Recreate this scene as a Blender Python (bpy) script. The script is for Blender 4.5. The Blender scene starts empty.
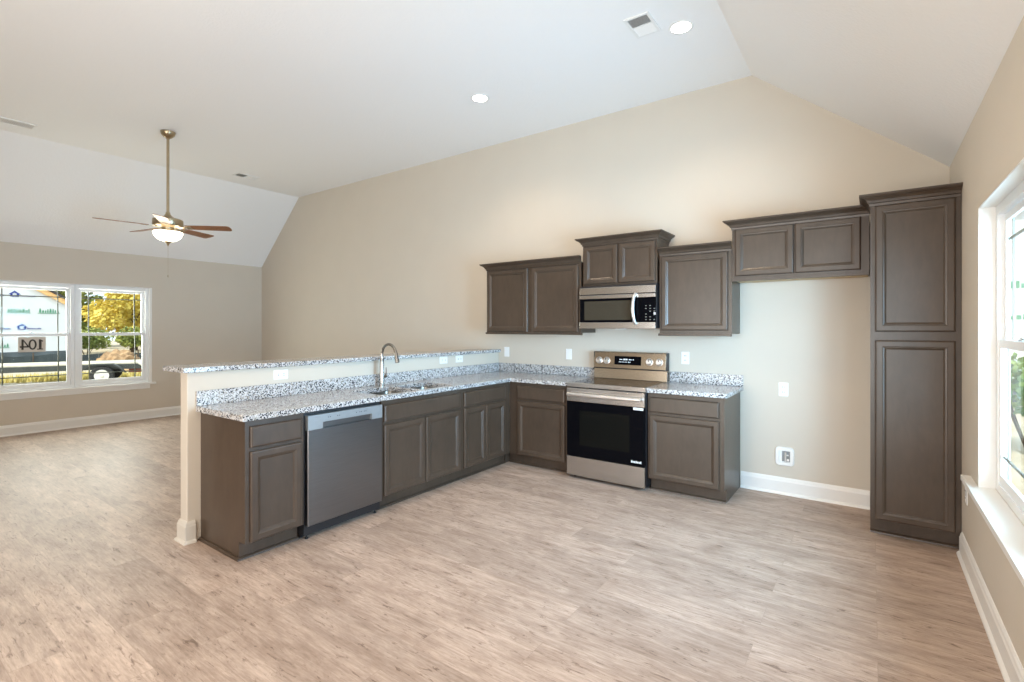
import bpy, bmesh, math, random
from mathutils import Vector, Matrix
random.seed(7)
S = bpy.context.scene
COL = S.collection
R = math.radians

# ------------------------------------------------------------------ camera
cam_data = bpy.data.cameras.new('camera')
cam_data.sensor_width = 36.0
cam_data.lens = 499.65 / 1024 * 36
cam_data.shift_y = -13.65 / 1024
cam_data.clip_start = 0.05
cam_data.clip_end = 400
cam = bpy.data.objects.new('camera', cam_data)
COL.objects.link(cam)
cam.location = (3.7267, -4.9069, 1.4493)
cam.rotation_euler = (R(90), 0, 0.6232)
S.camera = cam

# ------------------------------------------------------------------ light
S.view_settings.view_transform = 'Standard'
S.view_settings.look = 'None'
S.view_settings.gamma = 1.0
S.view_settings.use_curve_mapping = False
S.view_settings.exposure = 0.27
S.cycles.max_bounces = 10
S.cycles.diffuse_bounces = 5
S.cycles.glossy_bounces = 4
S.cycles.transparent_max_bounces = 12
S.cycles.use_denoising = True
S.cycles.sample_clamp_indirect = 6.0
S.cycles.caustics_reflective = False
S.cycles.caustics_refractive = False

world = bpy.data.worlds.new('daylight_sky')
S.world = world
world.use_nodes = True
wn = world.node_tree.nodes
bg = wn['Background']
bg.inputs['Color'].default_value = (0.80, 0.90, 1.0, 1)
bg.inputs['Strength'].default_value = 1.5

def lamp(name, kind, loc, rot, energy, color, **kw):
    l = bpy.data.lights.new(name, kind)
    l.energy = energy
    l.color = color
    for k, v in kw.items():
        setattr(l, k, v)
    o = bpy.data.objects.new(name, l)
    COL.objects.link(o)
    o.location = loc
    o.rotation_euler = rot
    return o

def aim(direction):
    return Vector(direction).to_track_quat('-Z', 'Y').to_euler()

lamp('sun', 'SUN', (0, -20, 20), aim((-0.15, 0.64, -0.75)), 3.6, (1.0, 0.93, 0.82), angle=R(1))
# daylight at the windows, plus an added fill lamp behind the camera
lamp('added_patio_fill', 'AREA', (2.05, -6.98, 1.25), aim((0, 1, 0.4)), 142, (1.0, 0.97, 0.94), shape='RECTANGLE', size=3.4, size_y=2.1)
lamp('daylight_side_window', 'AREA', (4.38, -2.16, 1.34), aim((-1, 0.32, 0.0)), 132, (0.42, 0.70, 1.0), shape='RECTANGLE', size=1.8, size_y=1.45, spread=R(125))
lamp('daylight_living_window', 'AREA', (-6.0, -2.73, 1.7), aim((1, 0, 0.1)), 85, (1.0, 0.97, 0.9), shape='RECTANGLE', size=1.8, size_y=1.4)

# ------------------------------------------------------------------ materials
def new_mat(name):
    m = bpy.data.materials.new(name)
    m.use_nodes = True
    nt = m.node_tree
    return m, nt, nt.nodes['Principled BSDF']

def simple(name, col, rough=0.5, metal=0.0, spec=0.5, noise=0.0, nscale=40, bump=0.0, bscale=200, aniso=None):
    m, nt, p = new_mat(name)
    p.inputs['Base Color'].default_value = (*col, 1)
    p.inputs['Roughness'].default_value = rough
    p.inputs['Metallic'].default_value = metal
    p.inputs['Specular IOR Level'].default_value = spec
    tc = nt.nodes.new('ShaderNodeTexCoord')
    if noise or aniso:
        mp = nt.nodes.new('ShaderNodeMapping')
        mp.inputs['Scale'].default_value = aniso or (1, 1, 1)
        nt.links.new(tc.outputs['Object'], mp.inputs['Vector'])
        n = nt.nodes.new('ShaderNodeTexNoise')
        n.inputs['Scale'].default_value = nscale
        n.inputs['Detail'].default_value = 4
        nt.links.new(mp.outputs['Vector'], n.inputs['Vector'])
        r = nt.nodes.new('ShaderNodeValToRGB')
        r.color_ramp.elements[0].position = 0.3
        r.color_ramp.elements[1].position = 0.7
        r.color_ramp.elements[0].color = (*[c * (1 - noise) for c in col], 1)
        r.color_ramp.elements[1].color = (*[min(1, c * (1 + noise)) for c in col], 1)
        nt.links.new(n.outputs['Fac'], r.inputs['Fac'])
        nt.links.new(r.outputs['Color'], p.inputs['Base Color'])
    if bump:
        n = nt.nodes.new('ShaderNodeTexNoise')
        n.inputs['Scale'].default_value = bscale
        n.inputs['Detail'].default_value = 5
        nt.links.new(tc.outputs['Object'], n.inputs['Vector'])
        b = nt.nodes.new('ShaderNodeBump')
        b.inputs['Strength'].default_value = bump
        b.inputs['Distance'].default_value = 0.01
        nt.links.new(n.outputs['Fac'], b.inputs['Height'])
        nt.links.new(b.outputs['Normal'], p.inputs['Normal'])
    return m

def emit(name, col, strength):
    m, nt, p = new_mat(name)
    p.inputs['Base Color'].default_value = (*col, 1)
    p.inputs['Emission Color'].default_value = (*col, 1)
    p.inputs['Emission Strength'].default_value = strength
    return m

M = {}
M['wall'] = simple('wall_paint', (0.60, 0.54, 0.455), 0.7, bump=0.04, bscale=260, noise=0.012, nscale=3)
M['trim_shade'] = simple('shaded_white_trim', (0.62, 0.58, 0.51), 0.4, noise=0.01, nscale=5)  # white trim with its shade put into a darker beige
M['halfwall'] = M['wall']
M['trim'] = simple('white_trim_paint', (0.80, 0.79, 0.76), 0.35, noise=0.01, nscale=5)
M['vinyl'] = simple('white_vinyl', (0.82, 0.83, 0.83), 0.3, noise=0.01, nscale=8)
M['plate'] = simple('white_plastic', (0.82, 0.82, 0.80), 0.3, noise=0.01, nscale=30)
M['slot'] = simple('dark_slot', (0.04, 0.04, 0.04), 0.5, noise=0.05)
M['grille'] = simple('backlit_white_grille', (0.22, 0.21, 0.19), 0.5, noise=0.03)  # white bars; their backlit shade is put into the grey
M['steel'] = simple('brushed_stainless', (0.56, 0.55, 0.54), 0.27, 1.0, noise=0.05, nscale=6, aniso=(40, 40, 1))
M['steel_warm_lit'] = simple('stainless_warm_lit', (0.44, 0.375, 0.29), 0.24, 1.0, noise=0.05, nscale=6, aniso=(1, 40, 40))  # plain stainless with the warm lamp reflections tinted in
M['steel_h'] = simple('brushed_stainless_horizontal', (0.50, 0.487, 0.468), 0.25, 1.0, noise=0.05, nscale=6, aniso=(1, 40, 40))
M['steel_dark'] = simple('dark_stainless', (0.21, 0.21, 0.215), 0.30, 1.0, noise=0.05, nscale=6, aniso=(1, 40, 40))
M['handle_steel'] = simple('polished_steel', (0.85, 0.84, 0.83), 0.32, 1.0, noise=0.02)
M['nickel'] = simple('brushed_nickel', (0.36, 0.34, 0.31), 0.25, 1.0, noise=0.04, nscale=20)
M['brass'] = simple('antique_nickel', (0.46, 0.38, 0.26), 0.30, 1.0, noise=0.04, nscale=20)
M['sink'] = simple('sink_steel', (0.24, 0.225, 0.20), 0.3, 1.0, noise=0.05, nscale=10)
M['black_glass'] = simple('black_glass', (0.003, 0.003, 0.004), 0.06, 0.0, 0.04, noise=0.02)
M['cooktop'] = simple('cooktop_glass', (0.03, 0.026, 0.022), 0.05, 0.0, 0.9, noise=0.02)
M['smoked'] = simple('smoked_glass', (0.048, 0.040, 0.028), 0.2, 0.0, 0.10, noise=0.03)
M['oven_window'] = simple('oven_window_glass', (0.006, 0.006, 0.005), 0.10, 0.0, 0.07, noise=0.03)
M['black'] = simple('black_plastic', (0.012, 0.012, 0.014), 0.4, noise=0.05)
M['blank'] = simple('grey_control_strip', (0.40, 0.44, 0.47), 0.3, 0.6, noise=0.03)
M['mark'] = simple('white_marking', (0.75, 0.75, 0.75), 0.5, noise=0.02)
M['keymark'] = simple('grey_key_print', (0.25, 0.24, 0.22), 0.5, noise=0.02)
M['darkmark'] = simple('dark_marking', (0.10, 0.11, 0.12), 0.5, noise=0.02)
M['rawwood'] = simple('raw_maple', (0.62, 0.47, 0.28), 0.6, noise=0.08, nscale=8, aniso=(1, 12, 12))
M['blade'] = simple('walnut_fan_blade', (0.24, 0.095, 0.030), 0.35, noise=0.25, nscale=10, aniso=(1, 10, 10))
M['globe'] = emit('lit_frosted_glass', (1.0, 0.90, 0.70), 7.0)
M['lens'] = emit('lit_downlight_lens', (1.0, 0.96, 0.88), 12.0)
M['vent_dark'] = simple('vent_inside', (0.30, 0.30, 0.30), 0.7, noise=0.05)
M['paper'] = simple('white_paper', (0.62, 0.58, 0.52), 0.8, noise=0.02)
M['ink'] = simple('black_ink', (0.05, 0.045, 0.04), 0.8, noise=0.02)
M['led'] = emit('display_digits', (0.8, 0.9, 1.0), 0.8)

def cabinet_wood():
    m, nt, p = new_mat('stained_cabinet_wood')
    tc = nt.nodes.new('ShaderNodeTexCoord')
    mp = nt.nodes.new('ShaderNodeMapping')
    mp.inputs['Scale'].default_value = (5, 5, 1.6)
    nt.links.new(tc.outputs['Object'], mp.inputs['Vector'])
    n = nt.nodes.new('ShaderNodeTexNoise')
    n.inputs['Scale'].default_value = 5
    n.inputs['Detail'].default_value = 6
    n.inputs['Distortion'].default_value = 0.6
    nt.links.new(mp.outputs['Vector'], n.inputs['Vector'])
    n2 = nt.nodes.new('ShaderNodeTexNoise')
    n2.inputs['Scale'].default_value = 3.5
    nt.links.new(tc.outputs['Object'], n2.inputs['Vector'])
    mx = nt.nodes.new('ShaderNodeMath')
    mx.operation = 'MULTIPLY_ADD'
    mx.inputs[1].default_value = 0.5
    nt.links.new(n2.outputs['Fac'], mx.inputs[0])
    hf = nt.nodes.new('ShaderNodeMath')
    hf.operation = 'MULTIPLY'
    hf.inputs[1].default_value = 0.5
    nt.links.new(n.outputs['Fac'], hf.inputs[0])
    nt.links.new(hf.outputs[0], mx.inputs[2])
    r = nt.nodes.new('ShaderNodeValToRGB')
    r.color_ramp.elements[0].position = 0.3
    r.color_ramp.elements[0].color = (0.048, 0.0315, 0.0208, 1)
    r.color_ramp.elements[1].position = 0.7
    r.color_ramp.elements[1].color = (0.074, 0.0505, 0.0345, 1)
    nt.links.new(mx.outputs[0], r.inputs['Fac'])
    nt.links.new(r.outputs['Color'], p.inputs['Base Color'])
    p.inputs['Roughness'].default_value = 0.34
    p.inputs['Specular IOR Level'].default_value = 0.55
    return m
M['cab'] = cabinet_wood()

def granite():
    m, nt, p = new_mat('speckled_granite')
    tc = nt.nodes.new('ShaderNodeTexCoord')
    v = nt.nodes.new('ShaderNodeTexVoronoi')
    v.inputs['Scale'].default_value = 135
    nt.links.new(tc.outputs['Object'], v.inputs['Vector'])
    sep = nt.nodes.new('ShaderNodeSeparateColor')
    nt.links.new(v.outputs['Color'], sep.inputs['Color'])
    r = nt.nodes.new('ShaderNodeValToRGB')
    cr = r.color_ramp
    cr.interpolation = 'CONSTANT'
    cols = [(0.0, (0.025, 0.027, 0.034)), (0.17, (0.15, 0.155, 0.17)), (0.31, (0.36, 0.33, 0.29)), (0.44, (0.43, 0.43, 0.43)), (0.70, (0.60, 0.605, 0.61))]
    cr.elements[0].position, cr.elements[0].color = cols[0][0], (*cols[0][1], 1)
    cr.elements[1].position, cr.elements[1].color = cols[1][0], (*cols[1][1], 1)
    for pos, c in cols[2:]:
        e = cr.elements.new(pos)
        e.color = (*c, 1)
    nt.links.new(sep.outputs[0], r.inputs['Fac'])
    nt.links.new(r.outputs['Color'], p.inputs['Base Color'])
    p.inputs['Roughness'].default_value = 0.13
    return m
M['granite'] = granite()

def ceiling_mat():
    m, nt, p = new_mat('knockdown_ceiling_paint')
    p.inputs['Base Color'].default_value = (0.87, 0.87, 0.865, 1)
    p.inputs['Roughness'].default_value = 0.9
    tc = nt.nodes.new('ShaderNodeTexCoord')
    n = nt.nodes.new('ShaderNodeTexNoise')
    n.inputs['Scale'].default_value = 45
    n.inputs['Detail'].default_value = 3
    nt.links.new(tc.outputs['Object'], n.inputs['Vector'])
    r = nt.nodes.new('ShaderNodeValToRGB')
    r.color_ramp.elements[0].position = 0.45
    r.color_ramp.elements[1].position = 0.6
    nt.links.new(n.outputs['Fac'], r.inputs['Fac'])
    b = nt.nodes.new('ShaderNodeBump')
    b.inputs['Strength'].default_value = 0.12
    b.inputs['Distance'].default_value = 0.006
    nt.links.new(r.outputs['Color'], b.inputs['Height'])
    nt.links.new(b.outputs['Normal'], p.inputs['Normal'])
    return m
M['ceiling'] = ceiling_mat()

def floor_mat():
    m, nt, p = new_mat('weathered_oak_plank_vinyl')
    L = nt.links.new
    N = nt.nodes.new
    tc = N('ShaderNodeTexCoord')
    br = N('ShaderNodeTexBrick')
    br.offset = 0.37
    br.offset_frequency = 2
    br.squash = 1.0
    br.inputs['Scale'].default_value = 1.0
    br.inputs['Brick Width'].default_value = 1.25
    br.inputs['Row Height'].default_value = 0.185
    br.inputs['Mortar Size'].default_value = 0.0012
    br.inputs['Mortar Smooth'].default_value = 0.3
    br.inputs['Color1'].default_value = (0, 0, 0, 1)
    br.inputs['Color2'].default_value = (1, 1, 1, 1)
    br.inputs['Mortar'].default_value = (0.5, 0.5, 0.5, 1)
    L(tc.outputs['Object'], br.inputs['Vector'])
    # every plank gets its own slice of the grain
    sc = N('ShaderNodeVectorMath')
    sc.operation = 'SCALE'
    sc.inputs['Scale'].default_value = 9.0
    L(br.outputs['Color'], sc.inputs[0])
    ad = N('ShaderNodeVectorMath')
    ad.operation = 'ADD'
    L(tc.outputs['Object'], ad.inputs[0])
    L(sc.outputs[0], ad.inputs[1])
    def noise(scale3, s, detail, dist=0.0, rough=0.55):
        mp = N('ShaderNodeMapping')
        mp.inputs['Scale'].default_value = scale3
        L(ad.outputs[0], mp.inputs['Vector'])
        n = N('ShaderNodeTexNoise')
        n.inputs['Scale'].default_value = s
        n.inputs['Detail'].default_value = detail
        n.inputs['Distortion'].default_value = dist
        n.inputs['Roughness'].default_value = rough
        L(mp.outputs[0], n.inputs['Vector'])
        return n
    blotch = noise((1.1, 3.6, 1), 2.4, 9, 0.4, 0.72)
    fine = noise((2.6, 34, 1), 2.6, 8, 0.25, 0.75)
    dark = noise((3.0, 15, 1), 2.8, 9, 1.0, 0.74)
    r1 = N('ShaderNodeValToRGB')
    r1.color_ramp.elements[0].position = 0.30
    r1.color_ramp.elements[0].color = (0.325, 0.237, 0.184, 1)
    r1.color_ramp.elements[1].position = 0.68
    r1.color_ramp.elements[1].color = (0.585, 0.468, 0.390, 1)
    L(blotch.outputs['Fac'], r1.inputs['Fac'])
    r2 = N('ShaderNodeValToRGB')
    r2.color_ramp.elements[0].position = 0.32
    r2.color_ramp.elements[0].color = (0.62, 0.58, 0.55, 1)
    r2.color_ramp.elements[1].position = 0.62
    r2.color_ramp.elements[1].color = (1.06, 1.06, 1.06, 1)
    L(fine.outputs['Fac'], r2.inputs['Fac'])
    mx = N('ShaderNodeMix')
    mx.data_type = 'RGBA'
    mx.blend_type = 'MULTIPLY'
    mx.inputs['Factor'].default_value = 0.85
    L(r1.outputs['Color'], mx.inputs['A'])
    L(r2.outputs['Color'], mx.inputs['B'])
    r3 = N('ShaderNodeValToRGB')
    r3.color_ramp.elements[0].position = 0.36
    r3.color_ramp.elements[0].color = (0.34, 0.28, 0.24, 1)
    r3.color_ramp.elements[1].position = 0.44
    r3.color_ramp.elements[1].color = (1, 1, 1, 1)
    L(dark.outputs['Fac'], r3.inputs['Fac'])
    mx2 = N('ShaderNodeMix')
    mx2.data_type = 'RGBA'
    mx2.blend_type = 'MULTIPLY'
    mx2.inputs['Factor'].default_value = 0.8
    L(mx.outputs['Result'], mx2.inputs['A'])
    L(r3.outputs['Color'], mx2.inputs['B'])
    # plank to plank tone
    tone = N('ShaderNodeMapRange')
    tone.inputs['To Min'].default_value = 0.90
    tone.inputs['To Max'].default_value = 1.08
    L(br.outputs['Color'], tone.inputs['Value'])
    mx3 = N('ShaderNodeVectorMath')
    mx3.operation = 'SCALE'
    L(mx2.outputs['Result'], mx3.inputs[0])
    L(tone.outputs['Result'], mx3.inputs['Scale'])
    # seams
    mx4 = N('ShaderNodeMix')
    mx4.data_type = 'RGBA'
    L(br.outputs['Fac'], mx4.inputs['Factor'])
    L(mx3.outputs[0], mx4.inputs['A'])
    mx4.inputs['B'].default_value = (0.33, 0.25, 0.20, 1)
    L(mx4.outputs['Result'], p.inputs['Base Color'])
    p.inputs['Roughness'].default_value = 0.48
    p.inputs['Specular IOR Level'].default_value = 0.40
    b = N('ShaderNodeBump')
    b.inputs['Strength'].default_value = 0.08
    b.inputs['Distance'].default_value = 0.003
    L(fine.outputs['Fac'], b.inputs['Height'])
    L(b.outputs['Normal'], p.inputs['Normal'])
    return m
M['floor'] = floor_mat()

def glass_mat():
    m = bpy.data.materials.new('window_glass')
    m.use_nodes = True
    nt = m.node_tree
    nt.nodes.clear()
    out = nt.nodes.new('ShaderNodeOutputMaterial')
    mix = nt.nodes.new('ShaderNodeMixShader')
    tr = nt.nodes.new('ShaderNodeBsdfTransparent')
    tr.inputs['Color'].default_value = (0.93, 0.97, 0.95, 1)
    gl = nt.nodes.new('ShaderNodeBsdfGlossy')
    gl.inputs['Roughness'].default_value = 0.02
    lw = nt.nodes.new('ShaderNodeLayerWeight')
    lw.inputs['Blend'].default_value = 0.5
    pw = nt.nodes.new('ShaderNodeMath')
    pw.operation = 'POWER'
    pw.inputs[1].default_value = 5.0
    nt.links.new(lw.outputs['Facing'], pw.inputs[0])
    ma = nt.nodes.new('ShaderNodeMath')
    ma.operation = 'MULTIPLY_ADD'
    ma.inputs[1].default_value = 0.35
    ma.inputs[2].default_value = 0.004
    nt.links.new(pw.outputs[0], ma.inputs[0])
    nt.links.new(ma.outputs[0], mix.inputs[0])
    nt.links.new(tr.outputs[0], mix.inputs[1])
    nt.links.new(gl.outputs[0], mix.inputs[2])
    nt.links.new(mix.outputs[0], out.inputs[0])
    return m
M['glass'] = glass_mat()
# outdoors
M['wrap'] = simple('white_house_wrap', (0.74, 0.76, 0.80), 0.6, noise=0.03, nscale=2)
M['wrap_blue'] = simple('blue_wrap_print', (0.03, 0.06, 0.32), 0.6, noise=0.1)
M['wrap_green'] = simple('green_wrap_print', (0.10, 0.32, 0.20), 0.6, noise=0.1)
M['osb'] = simple('orange_sheathing', (0.85, 0.50, 0.22), 0.7, noise=0.2, nscale=8)
M['shingle'] = simple('dark_roof_edge', (0.06, 0.05, 0.05), 0.8, noise=0.2, nscale=10)
M['found'] = simple('dark_foundation', (0.09, 0.11, 0.13), 0.7, noise=0.3, nscale=1.5)
M['navy'] = simple('dark_silt_fabric', (0.05, 0.065, 0.075), 0.7, noise=0.3, nscale=2)
M['dirt'] = simple('pale_dry_ground', (0.56, 0.47, 0.35), 0.95, noise=0.22, nscale=0.9)
M['clod'] = simple('brown_earth_clods', (0.40, 0.25, 0.14), 0.95, noise=0.55, nscale=3)
M['rubble'] = simple('grey_stone', (0.46, 0.42, 0.36), 0.95, noise=0.5, nscale=3)
M['deck'] = simple('weathered_trailer_deck', (0.62, 0.55, 0.44), 0.8, noise=0.15, nscale=4)
M['tmetal'] = simple('dark_trailer_steel', (0.05, 0.055, 0.055), 0.5, noise=0.15, nscale=4)
M['rust'] = simple('rusty_red_steel', (0.25, 0.07, 0.045), 0.7, noise=0.3, nscale=6)
M['tyre'] = simple('tyre_rubber', (0.03, 0.03, 0.032), 0.8, noise=0.15, nscale=12)
M['rim'] = simple('white_wheel_rim', (0.72, 0.70, 0.66), 0.5, noise=0.06, nscale=10)
M['bark'] = simple('tree_bark', (0.09, 0.06, 0.04), 0.9, noise=0.3, nscale=10)
def leaf(name, a, b):
    m, nt, p = new_mat(name)
    tc = nt.nodes.new('ShaderNodeTexCoord')
    n = nt.nodes.new('ShaderNodeTexNoise')
    n.inputs['Scale'].default_value = 1.3
    n.inputs['Detail'].default_value = 5
    nt.links.new(tc.outputs['Object'], n.inputs['Vector'])
    r = nt.nodes.new('ShaderNodeValToRGB')
    r.color_ramp.elements[0].position = 0.35
    r.color_ramp.elements[1].position = 0.65
    r.color_ramp.elements[0].color = (*a, 1)
    r.color_ramp.elements[1].color = (*b, 1)
    nt.links.new(n.outputs['Fac'], r.inputs['Fac'])
    nt.links.new(r.outputs['Color'], p.inputs['Base Color'])
    p.inputs['Roughness'].default_value = 0.7
    return m
M['leaf_yellow'] = leaf('yellow_autumn_leaves', (0.55, 0.40, 0.05), (0.95, 0.78, 0.20))
M['leaf_green'] = leaf('olive_leaves', (0.10, 0.14, 0.03), (0.40, 0.42, 0.10))
M['leaf_bush'] = leaf('green_bush_leaves', (0.10, 0.20, 0.05), (0.42, 0.52, 0.16))
M['grass'] = leaf('dry_yellow_grass', (0.50, 0.42, 0.14), (0.75, 0.62, 0.22))

# ------------------------------------------------------------------ helpers
def link(name, bm, mat, parent=None, bevel=0.0, smooth=False, segs=2):
    me = bpy.data.meshes.new(name)
    bmesh.ops.recalc_face_normals(bm, faces=bm.faces[:])
    bm.to_mesh(me)
    bm.free()
    for mm in (mat if isinstance(mat, (list, tuple)) else [mat]):
        me.materials.append(M[mm] if isinstance(mm, str) else mm)
    o = bpy.data.objects.new(name, me)
    COL.objects.link(o)
    if parent is not None:
        o.parent = parent
    if smooth:
        for f in me.polygons:
            f.use_smooth = True
        if smooth == 'auto':
            me.set_sharp_from_angle(angle=R(40))
    if bevel:
        md = o.modifiers.new('bevel', 'BEVEL')
        md.width = bevel
        md.segments = segs
        md.limit_method = 'ANGLE'
        md.angle_limit = R(40)
    return o

def tag(o, label, cat, group=None, kind=None):
    o['label'] = label
    o['category'] = cat
    if group:
        o['group'] = group
    if kind:
        o['kind'] = kind
    return o

def thing(name, loc, rz, label, cat, group=None, kind=None):
    o = bpy.data.objects.new(name, None)
    o.empty_display_size = 0.1
    COL.objects.link(o)
    o.location = loc
    o.rotation_euler = (0, 0, rz)
    return tag(o, label, cat, group, kind)

def copy_tree(o, parent=None):
    c = o.copy()
    COL.objects.link(c)
    if parent is not None:
        c.parent = parent
    for ch in list(o.children):
        copy_tree(ch, c)
    return c

def box(bm, x0, x1, y0, y1, z0, z1, mi=0):
    v = [bm.verts.new((x, y, z)) for z in (z0, z1) for y in (y0, y1) for x in (x0, x1)]
    for f in ((0, 1, 3, 2), (4, 6, 7, 5), (0, 4, 5, 1), (2, 3, 7, 6), (0, 2, 6, 4), (1, 5, 7, 3)):
        bm.faces.new([v[i] for i in f]).material_index = mi
    return v

def bx(name, mat, parent, x0, x1, y0, y1, z0, z1, bevel=0.0, **k):
    bm = bmesh.new()
    box(bm, x0, x1, y0, y1, z0, z1)
    return link(name, bm, mat, parent, bevel, **k)

def prism(bm, poly, y0, y1, axis='Y', mi=0):
    """poly of 2D points extruded along an axis"""
    def P(a, b, t):
        return {'Y': (a, t, b), 'X': (t, a, b), 'Z': (a, b, t)}[axis]
    A = [bm.verts.new(P(a, b, y0)) for a, b in poly]
    B = [bm.verts.new(P(a, b, y1)) for a, b in poly]
    bm.faces.new(A).material_index = mi
    bm.faces.new(B[::-1]).material_index = mi
    n = len(poly)
    for i in range(n):
        bm.faces.new((A[i], B[i], B[(i + 1) % n], A[(i + 1) % n])).material_index = mi

def rings(bm, loops, mi=0, cap0=True, cap1=True):
    vs = [[bm.verts.new(p) for p in l] for l in loops]
    n = len(vs[0])
    for a, b in zip(vs, vs[1:]):
        for i in range(n):
            bm.faces.new((a[i], a[(i + 1) % n], b[(i + 1) % n], b[i])).material_index = mi
    if cap0:
        bm.faces.new(vs[0][::-1]).material_index = mi
    if cap1:
        bm.faces.new(vs[-1]).material_index = mi

def lathe(bm, prof, n=32, c=(0, 0, 0), mi=0):
    loops = [[(c[0] + r * math.cos(2 * math.pi * i / n), c[1] + r * math.sin(2 * math.pi * i / n), c[2] + z) for i in range(n)] for r, z in prof]
    rings(bm, loops, mi)

def tube(bm, pts, r, n=12, mi=0):
    pts = [Vector(p) for p in pts]
    rr = r if isinstance(r, (list, tuple)) else [r] * len(pts)
    loops = []
    ref = None
    for i, p in enumerate(pts):
        t = (pts[min(i + 1, len(pts) - 1)] - pts[max(i - 1, 0)]).normalized()
        if ref is None:
            ref = Vector((0, 0, 1)) if abs(t.z) < 0.9 else Vector((0, 1, 0))
        a = t.cross(ref).normalized()
        b = a.cross(t).normalized()
        ref = b
        loops.append([p + a * rr[i] * math.cos(2 * math.pi * k / n) + b * rr[i] * math.sin(2 * math.pi * k / n) for k in range(n)])
    rings(bm, loops, mi)

def plate(bm, xs, ys, z0, z1, keep):
    """slab cut on a grid; keep(i,j) says which cells are solid"""
    cells = {(i, j) for i in range(len(xs) - 1) for j in range(len(ys) - 1) if keep(i, j)}
    cache = {}
    def V(i, j, z):
        k = (i, j, z)
        if k not in cache:
            cache[k] = bm.verts.new((xs[i], ys[j], z))
        return cache[k]
    for i, j in cells:
        c = [(i, j), (i + 1, j), (i + 1, j + 1), (i, j + 1)]
        bm.faces.new([V(a, b, z1) for a, b in c])
        bm.faces.new([V(a, b, z0) for a, b in c[::-1]])
        for (di, dj), (p, q) in zip(((0, -1), (1, 0), (0, 1), (-1, 0)), ((0, 1), (1, 2), (2, 3), (3, 0))):
            if (i + di, j + dj) not in cells:
                bm.faces.new((V(*c[p], z0), V(*c[q], z0), V(*c[q], z1), V(*c[p], z1)))

def sweep(bm, path, prof, closed_ends=True):
    """sweep a profile [(out, z)] along a polyline in XY, outward = right of travel, mitred"""
    P = [Vector((a, b)) for a, b in path]
    nr = []
    for a, b in zip(P, P[1:]):
        t = (b - a).normalized()
        nr.append(Vector((t.y, -t.x)))
    loops = []
    for i, p in enumerate(P):
        if i == 0:
            m = nr[0]
        elif i == len(P) - 1:
            m = nr[-1]
        else:
            s = nr[i - 1] + nr[i]
            m = s / (1 + nr[i - 1].dot(nr[i]))
        loops.append([(p.x + m.x * o, p.y + m.y * o, z) for o, z in prof])
    rings(bm, loops)

def panel_front(bm, x0, x1, z0, z1, y=0.0, t=0.02, fw=0.050):
    """raised-edge door with a recessed centre panel; faces -y"""
    def L(ins, d):
        return [(x0 + ins, y - d, z0 + ins), (x1 - ins, y - d, z0 + ins), (x1 - ins, y - d, z1 - ins), (x0 + ins, y - d, z1 - ins)]
    rings(bm, [L(0, 0), L(0, t - 0.008), L(0.004, t - 0.002), L(0.010, t), L(fw - 0.010, t), L(fw - 0.006, t - 0.003), L(fw, t - 0.004), L(fw + 0.012, t - 0.012), L(fw + 0.014, t - 0.012)])

def slab_front(bm, x0, x1, z0, z1, y=0.0, t=0.02):
    def L(ins, d):
        return [(x0 + ins, y - d, z0 + ins), (x1 - ins, y - d, z0 + ins), (x1 - ins, y - d, z1 - ins), (x0 + ins, y - d, z1 - ins)]
    rings(bm, [L(0, 0), L(0, t - 0.009), L(0.004, t - 0.003), L(0.012, t), L(0.016, t)])

# ------------------------------------------------------------------ room shell
XL, XR, YF = -5.625, 4.20, -7.0
ZF = 3.714
XC1, XC2 = -4.375, 2.857
ZL, ZR = 2.585, 2.640
HWX, HWY = -0.106, -3.457

o = bx('floor', 'floor', None, XL - 0.1, XR + 0.1, YF - 0.1, 0.1, -0.08, 0.0)
tag(o, 'light weathered wood plank floor of the open kitchen and living room', 'floor', kind='structure')

bm = bmesh.new()
sl = (ZF - ZL) / (XC1 - XL)
sr = (ZF - ZR) / (XR - XC2)
e = 0.1
prism(bm, [(XL - e, ZL - e * sl), (XC1, ZF), (XC2, ZF), (XR + e, ZR - e * sr), (XR + e, ZR + 0.15), (XC2 + 0.1, ZF + 0.12), (XC1 - 0.1, ZF + 0.12), (XL - e, ZL + 0.15)], YF - 0.1, 0.1)
tag(link('ceiling', bm, 'ceiling'), 'white textured vaulted ceiling with a flat middle and two slopes', 'ceiling', kind='structure')

def wall_profile(bm, y0, y1):
    prism(bm, [(XL, 0), (XR, 0), (XR, ZR), (XC2, ZF), (XC1, ZF), (XL, ZL)], y0, y1)
bm = bmesh.new()
wall_profile(bm, 0.0, 0.12)
tag(link('wall_back', bm, 'wall'), 'tall beige gable wall behind the stove and upper cabinets', 'wall', kind='structure')

def wall_x(name, x, out, z1, openings, label):
    """wall in a plane x = const with rectangular openings [(y0,y1,z0,z1)]"""
    ys = sorted({YF - 0.1, 0.12} | {v for q in openings for v in q[:2]})
    zs = sorted({0.0, z1} | {v for q in openings for v in q[2:]})
    bm = bmesh.new()
    def keep(i, j):
        cy, cz = (ys[i] + ys[i + 1]) / 2, (zs[j] + zs[j + 1]) / 2
        return not any(a < cy < b and c < cz < d for a, b, c, d in openings)
    plate(bm, ys, zs, min(x, x + out), max(x, x + out), keep)
    for v in bm.verts:
        v.co = Vector((v.co.z, v.co.x, v.co.y))
    tag(link(name, bm, 'wall'), label, 'wall', kind='structure')

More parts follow.
